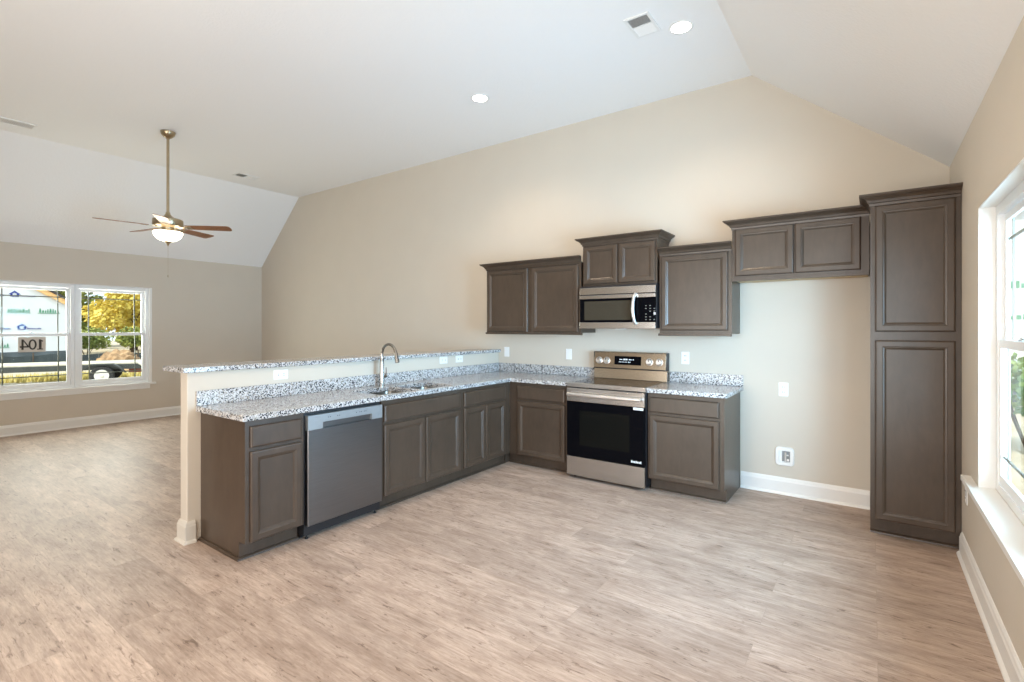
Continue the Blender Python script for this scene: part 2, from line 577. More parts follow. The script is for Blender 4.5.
LW = (-3.668, -1.775, 0.575, 2.08)
JL, JR = 0.034, 0.006
MUL = 0.004
RW = (-3.10, -1.215, 0.58, 2.10)
wall_x('wall_left', XL, -0.15, ZL + 0.02, [LW], 'beige living room wall holding the double window')
wall_x('wall_right', XR, 0.118, ZR + 0.02, [RW], 'beige wall beside the tall pantry cabinet holding the bright window')
bm = bmesh.new()
xs = [XL, 0.2, 3.9, XR]
zs = [0.0, 2.3, ZF]
plate(bm, xs, zs, 0, 0.12, lambda i, j: not (i == 1 and j == 0))  # patio opening added as a light source behind the camera
for v in bm.verts:
    v.co = Vector((v.co.x, YF - v.co.z, v.co.y))
tag(link('wall_front', bm, 'wall'), 'beige wall with an added wide patio opening facing the kitchen', 'wall', kind='structure')
o = bx('porch_sun_block', 'trim', None, -1.5, 4.6, YF - 3.0, YF - 0.13, 2.5, 2.6)  # unseen slab added to keep the sun out of the opening
tag(o, 'added white porch roof blocking the sun outside the patio opening', 'porch roof', kind='structure')
o = bx('eave_sun_block', 'trim', None, XR + 0.13, XR + 0.75, YF - 4.0, 0.3, 2.45, 2.53)  # unseen overhang added to shade the side window from the sun
tag(o, 'added white eave slab blocking the sun outside the wall beside the pantry', 'eave', kind='structure')

# half wall of the peninsula
o = bx('wall_middle', 'halfwall', None, HWX, 0.0, HWY, -0.001, 0.0, 1.143, 0.004)
tag(o, 'low beige half wall carrying the raised granite bar', 'wall', kind='structure')

# baseboards: board with a stepped top and a rounded shoe
BB = [(0, 0), (0.030, 0), (0.028, 0.010), (0.018, 0.020), (0.016, 0.021), (0.016, 0.110), (0.012, 0.120), (0.010, 0.132), (0.004, 0.143), (0, 0.145)]
def baseboard(name, path, label, mat='trim'):
    bm = bmesh.new()
    sweep(bm, path, BB)
    tag(link(name, bm, mat), label, 'baseboard', kind='structure')
baseboard('baseboard_back', [(3.718, 0), (2.764, 0)][::-1], 'white baseboard under the empty fridge space')
baseboard('baseboard_back_left', [(XL + 0.03, 0), (HWX - 0.03, 0)], 'white baseboard of the living room gable wall')
baseboard('baseboard_left', [(XL, YF), (XL, 0)], 'white baseboard below the living room window')
baseboard('baseboard_right', [(XR, -0.64), (XR, YF)], 'white baseboard beside the pantry below the bright window')
baseboard('baseboard_middle', [(HWX, -0.03), (HWX, HWY), (0, HWY), (0, -3.409)], 'white baseboard in a shaded tone wrapped round the end of the half wall', 'trim_shade')

# ------------------------------------------------------------------ windows
def ring_bars(bm, x0, x1, z0, z1, w, y0, y1, wb=None, wt=None):
    wb = wb or w
    wt = wt or w
    box(bm, x0, x0 + w, y0, y1, z0, z1)
    box(bm, x1 - w, x1, y0, y1, z0, z1)
    box(bm, x0 + w, x1 - w, y0, y1, z0, z0 + wb)
    box(bm, x0 + w, x1 - w, y0, y1, z1 - wt, z1)

def window_unit(name, loc, rz, w, h, label, off=0.07, k=1.0):
    """double hung; local x along the wall, y outward, z up from the opening's lower left"""
    t = thing(name, loc, rz, label, 'window', kind='structure')
    zm = h * 0.515
    bm = bmesh.new()
    ring_bars(bm, 0, w, 0, h, 0.045, off, off + 0.085 * k, 0.045, 0.055)
    link('window_frame', bm, 'vinyl', t, 0.003)
    s = 0.046
    # upper sash lies further out
    bm = bmesh.new()
    ring_bars(bm, s, w - s, zm - 0.02, h - 0.057, 0.038, off + 0.045 * k, off + 0.072 * k, 0.042, 0.04)
    us = link('upper_sash', bm, 'vinyl', t, 0.003)
    bm = bmesh.new()
    ring_bars(bm, s, w - s, 0.047, zm + 0.022, 0.038, off + 0.010 * k, off + 0.040 * k, 0.050, 0.044)
    ls = link('lower_sash', bm, 'vinyl', t, 0.003)
    gx0, gx1 = s + 0.038, w - s - 0.038
    for sash, z0, z1, yy, barz in ((us, zm + 0.022, h - 0.097, off + 0.058 * k, h - 0.097 - 0.095), (ls, 0.097, zm - 0.022, off + 0.025 * k, 0.097 + 0.095)):
        bx('pane', 'glass', sash, gx0, gx1, yy - 0.002, yy + 0.002, z0, z1)
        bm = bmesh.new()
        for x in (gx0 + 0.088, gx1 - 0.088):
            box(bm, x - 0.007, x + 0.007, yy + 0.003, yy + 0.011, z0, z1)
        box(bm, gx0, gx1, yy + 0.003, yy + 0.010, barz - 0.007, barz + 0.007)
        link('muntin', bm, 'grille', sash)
    bm = bmesh.new()
    box(bm, w / 2 - 0.03, w / 2 + 0.03, off + 0.012, off + 0.042, zm + 0.0225, zm + 0.030)
    box(bm, w / 2 - 0.012, w / 2 + 0.012, off + 0.016, off + 0.034, zm + 0.0305, zm + 0.040)
    link('sash_lock', bm, 'nickel', ls, 0.002)
    return t

hL = LW[3] - LW[2] - 0.007
wL = (LW[1] - LW[0] - MUL - 2 * JL) / 2
window_unit('window_1', (XL, LW[1] - JL - wL, LW[2]), R(90), wL, hL, 'white double hung window unit showing yellow trees and the trailer wheel', 0.035)
window_unit('window_2', (XL, LW[0] + JL, LW[2]), R(90), wL, hL, 'white double hung window unit with the paper sign and wrapped house outside', 0.035)
o = bx('trim_1', 'vinyl', None, XL - 0.13, XL - 0.02, LW[0] + JL + wL + 0.0005, LW[1] - JL - wL - 0.0005, LW[2], LW[3] - 0.001, 0.003)
tag(o, 'white mullion post joining the two living room window units', 'mullion', kind='structure')
# white returns, stool and apron of the living room window
def returns(name, X, sgn, q, depth, label, jt, hd):
    y0, y1, z0, z1 = q
    bm = bmesh.new()
    xa, xb = sorted((X + sgn * 0.001, X + sgn * depth))
    box(bm, xa, xb, y0 + 0.0, y0 + jt, z0, z1)
    box(bm, xa, xb, y1 - jt, y1, z0, z1)
    box(bm, xa, xb, y0 + jt, y1 - jt, z1 - hd, z1)
    tag(link(name, bm, 'trim'), label, 'window jamb', kind='structure')
returns('trim_5', XL, -1, LW, 0.115, 'white painted jamb around the living room window', JL - 0.0005, 0.006)
returns('trim_6', XR, 1, RW, 0.069, 'deep white painted jamb around the bright window beside the pantry', JR, 0.006)
def stool(name, X, sgn, q, horn_a, horn_b, depth, label, apron):
    y0, y1, z0, z1 = q
    t = thing(name, (X, (y0 + y1) / 2, z0), 0, label, 'window sill', kind='structure')
    ym = (y0 + y1) / 2
    bm = bmesh.new()
    xa, xb = sorted((-sgn * 0.045, sgn * 0.0))
    box(bm, xa, xb, y0 - horn_a - ym, y1 + horn_b - ym, -0.028, 0.001)
    xa, xb = sorted((-sgn * 0.001, sgn * depth))
    box(bm, xa, xb, y0 - ym + 0.001, y1 - ym - 0.001, -0.0005, 0.001)
    link('stool', bm, 'trim', t, 0.004)
    if apron:
        xa, xb = sorted((-sgn * 0.016, -sgn * 0.001))
        bx('apron', 'trim', t, xa, xb, y0 - horn_a * 0.3 - ym, y1 - 0.03 - ym, -0.095, -0.029, 0.003)
stool('trim_2', XL, -1, LW, 0.05, 0.045, 0.034, 'white sill and apron under the living room window', True)
stool('trim_7', XR, 1, RW, 0.25, 0.25, 0.069, 'deep white sill of the bright window beside the pantry', False)
hR = RW[3] - RW[2]
wR = (RW[1] - RW[0] - 0.055) / 2
window_unit('window_3', (XR, RW[1], RW[2]), R(-90), wR, hR, 'white double hung window next to the pantry', 0.07, 0.58)
window_unit('window_4', (XR, RW[0] + wR, RW[2]), R(-90), wR, hR, 'white double hung window further from the pantry', 0.07, 0.58)
o = bx('trim_8', 'vinyl', None, XR + 0.06, XR + 0.118, RW[0] + wR + 0.001, RW[1] - wR - 0.001, RW[2], RW[3] - 0.001, 0.003)
tag(o, 'white mullion post between the two bright side windows', 'mullion', kind='structure')

# ------------------------------------------------------------------ cabinets
CROWN = [(0.0, 0.0), (0.006, 0.0), (0.008, 0.016), (0.016, 0.020), (0.022, 0.036), (0.040, 0.052), (0.054, 0.058), (0.058, 0.064), (0.064, 0.066), (0.064, 0.076), (0.0, 0.076)]

def cabinet(name, loc, rz, w, d, z0, z1, fronts, label, toe=False, crown=None, crown_path=None, rail=None, group=None, end_shoe=None, raw_bottom=False, cat='cabinet', hollow=False, toe_x=None):
    t = thing(name, loc, rz, label, cat, group)
    zt = 0.115 if toe else z0
    bm = bmesh.new()
    if hollow:
        zh = z1 - 0.24
        box(bm, 0, w, 0.019, d, zt, zh)
        box(bm, 0, 0.012, 0.019, d, zh, z1)
        box(bm, w - 0.012, w, 0.019, d, zh, z1)
        box(bm, 0.012, w - 0.012, d - 0.012, d, zh, z1)
    else:
        box(bm, 0, w, 0.019, d, zt, z1)
    if toe:
        box(bm, 0, w, 0.090, d, 0.002, zt)
    link('body', bm, 'cab', t)
    bx('face_frame', 'cab', t, 0, w, 0, 0.0185, zt, z1)
    if toe:
        ta, tb = toe_x or (0.0, w)
        bx('toe_kick', 'cab', t, ta, tb, 0.075, 0.0895, 0.002, zt - 0.0005)
        if ta < 0:
            bx('toe_return', 'cab', t, ta - 0.0005, ta + 0.014, -0.001, 0.0745, 0.002, zt - 0.0005)
        bm = bmesh.new()
        pth = [(ta, 0.0745), (tb, 0.0745)]
        if end_shoe == 'left':
            pth = [(-0.001, d), (-0.001, 0.0745), (w, 0.0745)]
        sweep(bm, pth, [(0, 0.001), (0.016, 0.001), (0.014, 0.010), (0.008, 0.017), (0, 0.019)])
        link('shoe_moulding', bm, 'cab', t)
    for f in fronts:
        kind, a, b, c, e2 = f
        bm = bmesh.new()
        if kind == 'door':
            panel_front(bm, a, b, c, e2, -0.001)
        else:
            slab_front(bm, a, b, c, e2, -0.001)
        link(kind, bm, 'cab', t)
    if crown is not None:
        bm = bmesh.new()
        sweep(bm, crown_path, [(o_, crown + z) for o_, z in CROWN])
        link('crown_moulding', bm, 'cab', t)
    if rail:
        bx('light_rail', 'cab', t, rail[0], rail[1], -0.010, 0.012, z0 - 0.022, z0 - 0.0005, 0.002)
    if raw_bottom:
        bx('bottom_panel', 'rawwood', t, 0.01, w - 0.01, 0.003, d - 0.002, z0 - 0.012, z0 - 0.0005)
    return t

UP = 'wall cabinets above the counter'
BA = 'base cabinets under the granite counter'
DZ0, DZ1, RZ0, RZ1 = 0.122, 0.682, 0.704, 0.838
# base run of the peninsula; local x runs along +Y, faces +X
PF = 0.61
def pen(y0, y1, fronts, label, **k):
    fr = [(kd, a - y0, b - y0, c, e2) for kd, a, b, c, e2 in fronts]
    return cabinet('base_cabinet', (PF, y0, 0), R(90), y1 - y0, 0.605, 0, 0.875, fr, label, toe=True, group=BA, **k)
pen(-3.375, -2.986, [('drawer_front', -3.347, -3.007, RZ0, RZ1), ('door', -3.347, -3.007, DZ0, DZ1)],
    'narrow base cabinet with one drawer at the open end of the peninsula', end_shoe='left')
pen(-2.325, -1.386, [('false_front', -2.307, -1.410, RZ0, RZ1), ('door', -2.307, -1.862, DZ0, DZ1), ('door', -1.853, -1.410, DZ0, DZ1)],
    'wide two-door sink base cabinet beside the dishwasher', hollow=True)
pen(-1.385, -0.612, [('drawer_front', -1.357, -0.710, RZ0, RZ1), ('door', -1.357, -1.037, DZ0, DZ1), ('door', -1.030, -0.710, DZ0, DZ1)],
    'two-door base cabinet with a drawer between the sink and the inner corner', toe_x=(0.0, 0.773))
cabinet('base_cabinet', (0.6115, -0.61, 0), 0, 1.312 - 0.6115, 0.60, 0, 0.875,
        [('drawer_front', 0.716 - 0.6115, 0.675, RZ0, RZ1), ('door', 0.716 - 0.6115, 0.675, DZ0, DZ1)],
        'single-door base cabinet in the inner corner just before the stove', toe=True, group=BA, toe_x=(-0.074, 1.312 - 0.6115))
cabinet('base_cabinet', (2.122, -0.61, 0), 0, 0.638, 0.605, 0, 0.875,
        [('drawer_front', 0.017, 0.601, RZ0, RZ1), ('door', 0.017, 0.601, DZ0, DZ1)],
        'single-door base cabinet between the stove and the fridge space', toe=True, group=BA)

# wall cabinets
UD = 0.328
def upper(x0, x1, z0, z1, doors, label, **k):
    fr = [('door', a - x0, b - x0, c, e2) for a, b, c, e2 in doors]
    return cabinet('wall_cabinet', (x0, -0.33, 0), 0, x1 - x0, UD, z0, z1, fr, label, group=UP, **k)
w_ = 1.312 - 0.075
upper(0.075, 1.312, 1.393, 2.118, [(0.089, 0.657, 1.402, 2.100), (0.714, 1.282, 1.402, 2.100)],
      'two-door brown wall cabinet above the inner corner counter', crown=2.107, crown_path=[(0.0, UD), (0.0, 0.0), (w_ - 0.001, 0.0)], rail=(-0.012, w_ + 0.010))
w_ = 2.105 - 1.333
upper(1.333, 2.105, 1.862, 2.282, [(1.350, 1.712, 1.884, 2.266), (1.730, 2.090, 1.884, 2.266)],
      'short two-door brown cabinet mounted over the microwave', crown=2.273, crown_path=[(-0.0, UD), (0.0, 0.0), (w_, 0.0), (w_, UD)])
w_ = 2.757 - 2.128
upper(2.128, 2.757, 1.393, 2.118, [(2.149, 2.728, 1.422, 2.104)],
      'single-door brown wall cabinet beside the microwave', crown=2.107, crown_path=[(0.0, 0.0), (w_ - 0.001, 0.0)], rail=(-0.010, w_))
w_ = 3.716 - 2.760
upper(2.760, 3.716, 1.862, 2.295, [(2.786, 3.222, 1.884, 2.280), (3.232, 3.664, 1.884, 2.280)],
      'low wide two-door cabinet over the empty fridge space', crown=2.281, crown_path=[(0.0, UD), (0.0, 0.0), (w_ - 0.001, 0.0)], raw_bottom=True, rail=(-0.004, w_))
w_ = 4.199 - 3.722
cabinet('pantry_cabinet', (3.722, -0.61, 0), 0, w_, 0.605, 0, 2.306,
        [('door', 0.028, w_ - 0.030, 1.420, 2.290), ('door', 0.028, w_ - 0.030, 0.122, 1.360)],
        'tall brown pantry cabinet with two stacked doors beside the bright window', toe=True, crown=2.293, crown_path=[(0.0, 0.27), (0.0, 0.0), (w_ - 0.001, 0.0)])

# ------------------------------------------------------------------ counters
CE = 0.645
ZC = 0.914
t = thing('countertop', (0, 0, 0.876), 0, 'speckled granite countertop with the sink on the peninsula, turning the corner to the stove', 'countertop')
SX0, SX1 = 0.195, 0.580
S1, S2 = (-2.295, -1.895), (-1.855, -1.455)
bm = bmesh.new()
xs = [0.001, SX0, SX1, CE, 1.318]
ys = [-3.405, S1[0], S1[1], S2[0], S2[1], -CE, -0.001]
def keep(i, j):
    if i == 3:
        return j == 5
    return not (i == 1 and j in (1, 3))
plate(bm, xs, ys, 0.0, ZC - 0.876, keep)
link('slab', bm, 'granite', t, 0.004)
bx('backsplash', 'granite', t, 0.001, 0.021, -3.405, -0.022, ZC - 0.8755, 1.016 - 0.876, 0.002)
bx('backsplash', 'granite', t, 0.001, 1.318, -0.0215, -0.001, ZC - 0.8755, 1.016 - 0.876, 0.002)
t = thing('countertop', (2.45, -0.3, 0.876), 0, 'short granite countertop piece between the stove and the fridge space', 'countertop')
bx('slab', 'granite', t, 2.119 - 2.45, 2.785 - 2.45, -CE + 0.3, -0.001 + 0.3, 0, ZC - 0.876, 0.004)
bx('backsplash', 'granite', t, 2.119 - 2.45, 2.785 - 2.45, -0.0215 + 0.3, -0.001 + 0.3, ZC - 0.8755, 1.016 - 0.876, 0.002)
t = thing('bar_top', (-0.14, -1.75, 1.144), 0, 'long raised granite bar ledge on top of the half wall', 'bar top')
bx('slab', 'granite', t, -0.31 + 0.14, 0.032 + 0.14, -3.492 + 1.75, -0.001 + 1.75, 0, 0.036, 0.005)

# sink
t = thing('sink', (0.36, -1.865, 0.876), 0, 'double bowl stainless undermount sink set in the peninsula counter', 'sink')
for a, b in (S1, S2):
    bm = bmesh.new()
    def L(ins, z):
        x0, x1, y0, y1 = SX0 - 0.36 - 0.006 + ins, SX1 - 0.36 + 0.006 - ins, a + 1.865 - 0.006 + ins, b + 1.865 + 0.006 - ins
        r = 0.05
        pts = []
        for cx, cy, a0 in ((x1 - r, y1 - r, 0), (x0 + r, y1 - r, 90), (x0 + r, y0 + r, 180), (x1 - r, y0 + r, 270)):
            for k in range(5):
                an = R(a0 + k * 22.5)
                pts.append((cx + r * math.cos(an), cy + r * math.sin(an), z))
        return pts
    rings(bm, [L(-0.012, -0.001), L(0.0, -0.001), L(0.003, -0.02), L(0.012, -0.19), L(0.03, -0.205)], cap0=False)
    bowl = link('bowl', bm, 'sink', t, smooth='auto')
    bm = bmesh.new()
    lathe(bm, [(0.042, -0.2045), (0.042, -0.201), (0.030, -0.2005), (0.026, -0.2035)], 24, (0, (a + b) / 2 + 1.865, 0))
    link('drain', bm, 'handle_steel', bowl, smooth='auto')

# faucet, spout towards +X
t = thing('faucet', (0.105, -1.90, ZC), 0, 'tall brushed nickel gooseneck faucet behind the sink', 'faucet')
bm = bmesh.new()
lathe(bm, [(0.026, 0.0005), (0.026, 0.012), (0.022, 0.016), (0.0215, 0.12), (0.020, 0.135), (0.0195, 0.245), (0.017, 0.252)], 24)
link('body', bm, 'nickel', t, smooth='auto')
pts = [(0, 0, 0.25), (0, 0, 0.27)]
for k in range(0, 11):
    an = R(180 - k * 16.5)
    pts.append((0.095 + 0.095 * math.cos(an), 0, 0.285 + 0.098 * math.sin(an)))
bm = bmesh.new()
tube(bm, pts, 0.0125, 14)
link('spout', bm, 'nickel', t, smooth='auto')
ex, ez = pts[-1][0], pts[-1][2]
bm = bmesh.new()
tube(bm, [(ex, 0, ez + 0.004), (ex + 0.006, 0, ez - 0.02), (ex + 0.012, 0, ez - 0.05), (ex + 0.022, 0, ez - 0.088), (ex + 0.022, 0, ez - 0.09)], [0.014, 0.016, 0.018, 0.019, 0.012], 16)
sh = link('spray_head', bm, 'nickel', t, smooth='auto')
bx('spray_button', 'black', sh, ex + 0.024, ex + 0.032, -0.006, 0.006, ez - 0.055, ez - 0.025, 0.002)
bm = bmesh.new()
tube(bm, [(0, 0.018, 0.085), (0, 0.050, 0.085), (0, 0.052, 0.085)], [0.013, 0.013, 0.009], 14)
tube(bm, [(0, 0.046, 0.088), (-0.006, 0.056, 0.125), (-0.012, 0.060, 0.165)], [0.007, 0.0055, 0.0045], 10)
link('lever', bm, 'nickel', t, smooth='auto')

# ------------------------------------------------------------------ dishwasher (faces +X)
y0, y1 = -2.981, -2.330
t = thing('dishwasher', (PF, y0, 0), R(90), 'stainless dishwasher built into the peninsula', 'dishwasher')
W = y1 - y0
bx('tub', 'black', t, 0.004, W - 0.004, 0.010, 0.57, 0.03, 0.868)
dz0, dz1, dzc = 0.098, 0.848, 0.748
bm = bmesh.new()
def L(ins, y):
    return [(0.012 + ins, y, dz0 + ins), (W - 0.008 - ins, y, dz0 + ins), (W - 0.008 - ins, y, dzc), (0.012 + ins, y, dzc)]
rings(bm, [L(0, 0.008), L(0, -0.020), L(0.004, -0.026)])
door = link('door', bm, 'steel_dark', t)
# control strip with a pocket handle
hx0, hx1 = 0.125, 0.545
bm = bmesh.new()
box(bm, 0.012, hx0, -0.026, 0.008, dzc + 0.001, dz1)
box(bm, hx1, W - 0.008, -0.026, 0.008, dzc + 0.001, dz1)
box(bm, hx0, hx1, -0.026, 0.008, dzc + 0.045, dz1)
cs = link('control_strip', bm, 'blank', door)
bx('pocket_handle', 'steel_dark', cs, hx0, hx1, -0.004, 0.008, dzc + 0.001, dzc + 0.0448)
for x in (0.165, 0.18, 0.24, 0.255, 0.40, 0.43, 0.445, 0.47, 0.485):
    bx('button', 'darkmark', cs, x, x + 0.007, -0.0268, -0.0258, 0.818, 0.824)
bx('toe_panel', 'black', t, 0.006, W - 0.006, 0.050, 0.065, 0.012, 0.095)
for x in (0.02, W - 0.05):
    bm = bmesh.new()
    lathe(bm, [(0.012, 0.001), (0.012, 0.008), (0.006, 0.009), (0.006, 0.05)], 12, (x + 0.015, 0.03, 0))
    box(bm, x, x + 0.03, 0.028, 0.049, 0.025, 0.09)
    link('levelling_foot', bm, 'black', t)
    bm = bmesh.new()
    box(bm, x + 0.010, x + 0.020, 0.0265, 0.0278, 0.040, 0.062)
    link('foot_bracket', bm, 'mark', t)

# ------------------------------------------------------------------ range
rx0, rx1 = 1.333, 2.115
W = rx1 - rx0
t = thing('range', (rx0, -0.66, 0), 0, 'freestanding stainless electric range with black glass oven door', 'stove')
D = 0.645
bm = bmesh.new()
box(bm, 0.0, W, 0.022, D, 0.03, 0.895)
link('body', bm, 'black', t)
for x in (0.05, W - 0.05):
    for y in (0.08, 0.58):
        bm = bmesh.new()
        lathe(bm, [(0.018, 0.001), (0.018, 0.03)], 12, (x, y, 0))
        link('levelling_foot', bm, 'black', t)
# cooktop
bm = bmesh.new()
box(bm, 0.012, W - 0.012, 0.055, D - 0.06, 0.912, 0.917)
link('cooktop', bm, 'cooktop', t, 0.001)
bm = bmesh.new()
box(bm, -0.002, W + 0.002, 0.0, 0.054, 0.878, 0.9165)
box(bm, -0.002, 0.0115, 0.0545, D - 0.06, 0.896, 0.9165)
box(bm, W - 0.0115, W + 0.002, 0.0545, D - 0.06, 0.896, 0.9165)
link('cooktop_rim', bm, 'steel_h', t, 0.003)
for cx, cy, r in ((0.20, 0.20, 0.10), (0.58, 0.20, 0.115), (0.20, 0.44, 0.085), (0.58, 0.44, 0.085)):
    n = 40
    bm = bmesh.new()
    for ra in (r, r * 0.62):
        a = [bm.verts.new((cx + ra * math.cos(2 * math.pi * k / n), cy + ra * math.sin(2 * math.pi * k / n), 0.9174)) for k in range(n)]
        b = [bm.verts.new((cx + (ra - 0.002) * math.cos(2 * math.pi * k / n), cy + (ra - 0.002) * math.sin(2 * math.pi * k / n), 0.9174)) for k in range(n)]
        for k in range(n):
            bm.faces.new((a[k], a[(k + 1) % n], b[(k + 1) % n], b[k]))
    link('burner_mark', bm, 'darkmark', t)
# oven door
bm = bmesh.new()
box(bm, 0.002, W - 0.002, -0.012, 0.021, 0.742, 0.868)
od = link('oven_door', bm, 'steel_h', t, 0.004)
bx('door_glass', 'black_glass', od, 0.002, W - 0.002, -0.012, 0.021, 0.222, 0.7415, 0.004)
bx('oven_window', 'oven_window', od, 0.14, W - 0.14, -0.0128, -0.0121, 0.33, 0.66)
bm = bmesh.new()
tube(bm, [(0.03, -0.048, 0.812), (0.20, -0.056, 0.812), (W / 2, -0.059, 0.812), (W - 0.20, -0.056, 0.812), (W - 0.03, -0.048, 0.812)], 0.0185, 16)
for x in (0.05, W - 0.05):
    box(bm, x - 0.014, x + 0.014, -0.050, -0.012, 0.802, 0.822)
link('handle', bm, 'handle_steel', od, smooth='auto')
bm = bmesh.new()
box(bm, W - 0.105, W - 0.012, -0.0135, -0.0122, 0.716, 0.738)
for k in range(5):
    box(bm, W - 0.09 + k * 0.010, W - 0.086 + k * 0.010, -0.0139, -0.0136, 0.722, 0.732, 1)
link('sticker', bm, ['mark', 'darkmark'], od)
bm = bmesh.new()
for k in range(7):
    box(bm, W - 0.125 + k * 0.014, W - 0.115 + k * 0.014, -0.0135, -0.0122, 0.246, 0.246 + (0.016 if k % 3 else 0.02))
link('badge', bm, 'mark', od)
bx('drawer', 'steel_h', t, 0.002, W - 0.002, -0.010, 0.021, 0.032, 0.214, 0.004)
# backguard
bm = bmesh.new()
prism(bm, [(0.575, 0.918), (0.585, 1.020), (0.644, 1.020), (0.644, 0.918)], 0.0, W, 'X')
link('vent_guard', bm, 'steel_warm_lit', t, 0.002)
bm = bmesh.new()
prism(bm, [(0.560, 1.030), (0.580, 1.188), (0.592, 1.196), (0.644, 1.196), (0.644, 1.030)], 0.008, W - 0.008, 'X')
bg_ = link('control_panel', bm, 'steel_warm_lit', t, 0.002)
bm = bmesh.new()
box(bm, 0.0, 0.0075, 0.575, 0.645, 1.021, 1.196)
box(bm, W - 0.0075, W, 0.575, 0.645, 1.021, 1.196)
box(bm, 0.02, W - 0.02, 0.590, 0.64, 1.0205, 1.0295)
link('end_cap', bm, 'black', t)
tl = math.atan2(0.020, 0.158)
def on_panel(bm_, x, z):
    f = (z - 1.030) / 0.158
    mt = Matrix.Translation((x, 0.560 + 0.020 * f, z)) @ Matrix.Rotation(R(90) - tl, 4, 'X')
    bmesh.ops.transform(bm_, matrix=mt, verts=bm_.verts)
for x in (0.066, 0.152, W - 0.172, W - 0.072):
    bm = bmesh.new()
    lathe(bm, [(0.037, 0.0005), (0.037, 0.004), (0.031, 0.006), (0.029, 0.026), (0.025, 0.030)], 24)
    on_panel(bm, x, 1.105)
    k = link('knob', bm, 'handle_steel', bg_, smooth='auto')
    bm = bmesh.new()
    box(bm, -0.003, 0.003, 0.0, 0.024, 0.0305, 0.0325)
    on_panel(bm, x, 1.105)
    link('pointer', bm, 'black', k)
bm = bmesh.new()
box(bm, 0, 0.285, -0.044, 0.044, 0.0004, 0.003)
on_panel(bm, 0.238, 1.110)
dp = link('display', bm, 'black_glass', bg_)
bm = bmesh.new()
for a in (0.100, 0.110, 0.124, 0.134):
    box(bm, a, a + 0.006, 0.004, 0.018, 0.0032, 0.0036)
for a in (0.05, 0.066, 0.082, 0.098, 0.114, 0.130, 0.150, 0.166):
    box(bm, a, a + 0.008, -0.018, -0.013, 0.0032, 0.0036)
for a in (0.058, 0.075, 0.158, 0.175, 0.200):
    box(bm, a, a + 0.009, 0.006, 0.014, 0.0032, 0.0036)
on_panel(bm, 0.238, 1.110)
link('display_marks', bm, 'led', dp)

# ------------------------------------------------------------------ microwave
mx0, mx1 = 1.335, 2.118
W = mx1 - mx0
mz0, mz1 = 1.436, 1.842
t = thing('microwave', (mx0, -0.41, mz0), 0, 'stainless over-the-range microwave under the short cabinet', 'microwave')
H = mz1 - mz0
bx('body', 'black', t, 0.0, W, 0.025, 0.405, 0.004, H + 0.018, 0.002)
bm = bmesh.new()
box(bm, 0.0, W, 0.0, 0.024, H - 0.070, H)
link('vent_grille', bm, 'steel_h', t, 0.004)
bx('vent_slot', 'black', t, 0.01, W - 0.01, 0.0035, 0.0245, H - 0.076, H - 0.0705)
bx('bottom_trim', 'steel_h', t, 0.0, W, 0.0, 0.024, 0.0, 0.062, 0.003)
bx('top_trim', 'steel_h', t, 0.0, W, 0.0, 0.024, H - 0.112, H - 0.0765, 0.003)
dw = 0.640
dr = bx('door', 'black_glass', t, 0.004, dw, 0.001, 0.024, 0.063, H - 0.113, 0.002)
bx('door_window', 'smoked', dr, 0.055, dw - 0.095, 0.0, 0.0009, 0.085, H - 0.135)
bm = bmesh.new()
pts = [(dw - 0.045, -0.004, 0.045), (dw - 0.052, -0.026, 0.075), (dw - 0.058, -0.038, 0.13), (dw - 0.060, -0.042, 0.19), (dw - 0.058, -0.038, 0.25), (dw - 0.052, -0.026, 0.305), (dw - 0.045, -0.004, 0.33)]
tube(bm, pts, 0.016, 14)
link('handle', bm, 'handle_steel', dr, smooth='auto')
cp = bx('control_panel', 'black_glass', t, dw + 0.002, W - 0.002, 0.001, 0.024, 0.063, H - 0.113, 0.002)
for r_ in range(6):
    for c_ in range(3):
        if (r_ + c_) % 4 != 3:
            x = dw + 0.045 + c_ * 0.040
            bx('button', 'keymark', cp, x, x + 0.014, -0.0003, 0.0009, 0.082 + r_ * 0.026, 0.088 + r_ * 0.026)
bx('start_button', 'mark', cp, dw + 0.125, dw + 0.145, -0.0003, 0.0009, 0.130, 0.150)
bx('filter', 'steel', t, 0.15, 0.30, 0.10, 0.22, 0.0, 0.0035)
bx('filter', 'steel', t, 0.50, 0.65, 0.10, 0.22, 0.0, 0.0035)
bx('bottom_lamp_cover', 'plate', t, 0.36, 0.44, 0.06, 0.14, -0.006, 0.0035)

# ------------------------------------------------------------------ outlets, switches and the water box
def outlet(loc, rz, label, kind, horizontal=False, group='wall plates in the kitchen'):
    name = 'wall_outlet' if kind == 'outlet' else 'light_switch'
    t = thing(name, loc, rz, label, 'outlet' if kind == 'outlet' else 'switch', group)
    w, h = (0.118, 0.075) if horizontal else (0.075, 0.118)
    bx('cover_plate', 'plate', t, -w / 2, w / 2, -0.006, -0.0005, -h / 2, h / 2, 0.003)
    bm = bmesh.new()
    if kind == 'outlet':
        for s in (-1, 1):
            cx, cz = (s * 0.022, 0) if horizontal else (0, s * 0.022)
            box(bm, cx - 0.015, cx + 0.015, -0.0085, -0.0062, cz - 0.015, cz + 0.015)
        rc = link('receptacle', bm, 'plate', t, 0.002)
        for s in (-1, 1):
            bm = bmesh.new()
            cx, cz = (s * 0.022, 0) if horizontal else (0, s * 0.022)
            for q in (-0.006, 0.006):
                a, b = (cx, cz + q) if horizontal else (cx + q, cz)
                ww, hh = (0.005, 0.0018) if horizontal else (0.0018, 0.005)
                box(bm, a - ww, a + ww, -0.0095, -0.0086, b - hh, b + hh)
            link('slots', bm, 'slot', rc)
    else:
        box(bm, -0.017, 0.017, -0.0085, -0.0062, -0.034, 0.034)
        link('rocker', bm, 'plate', t, 0.002)
    return t
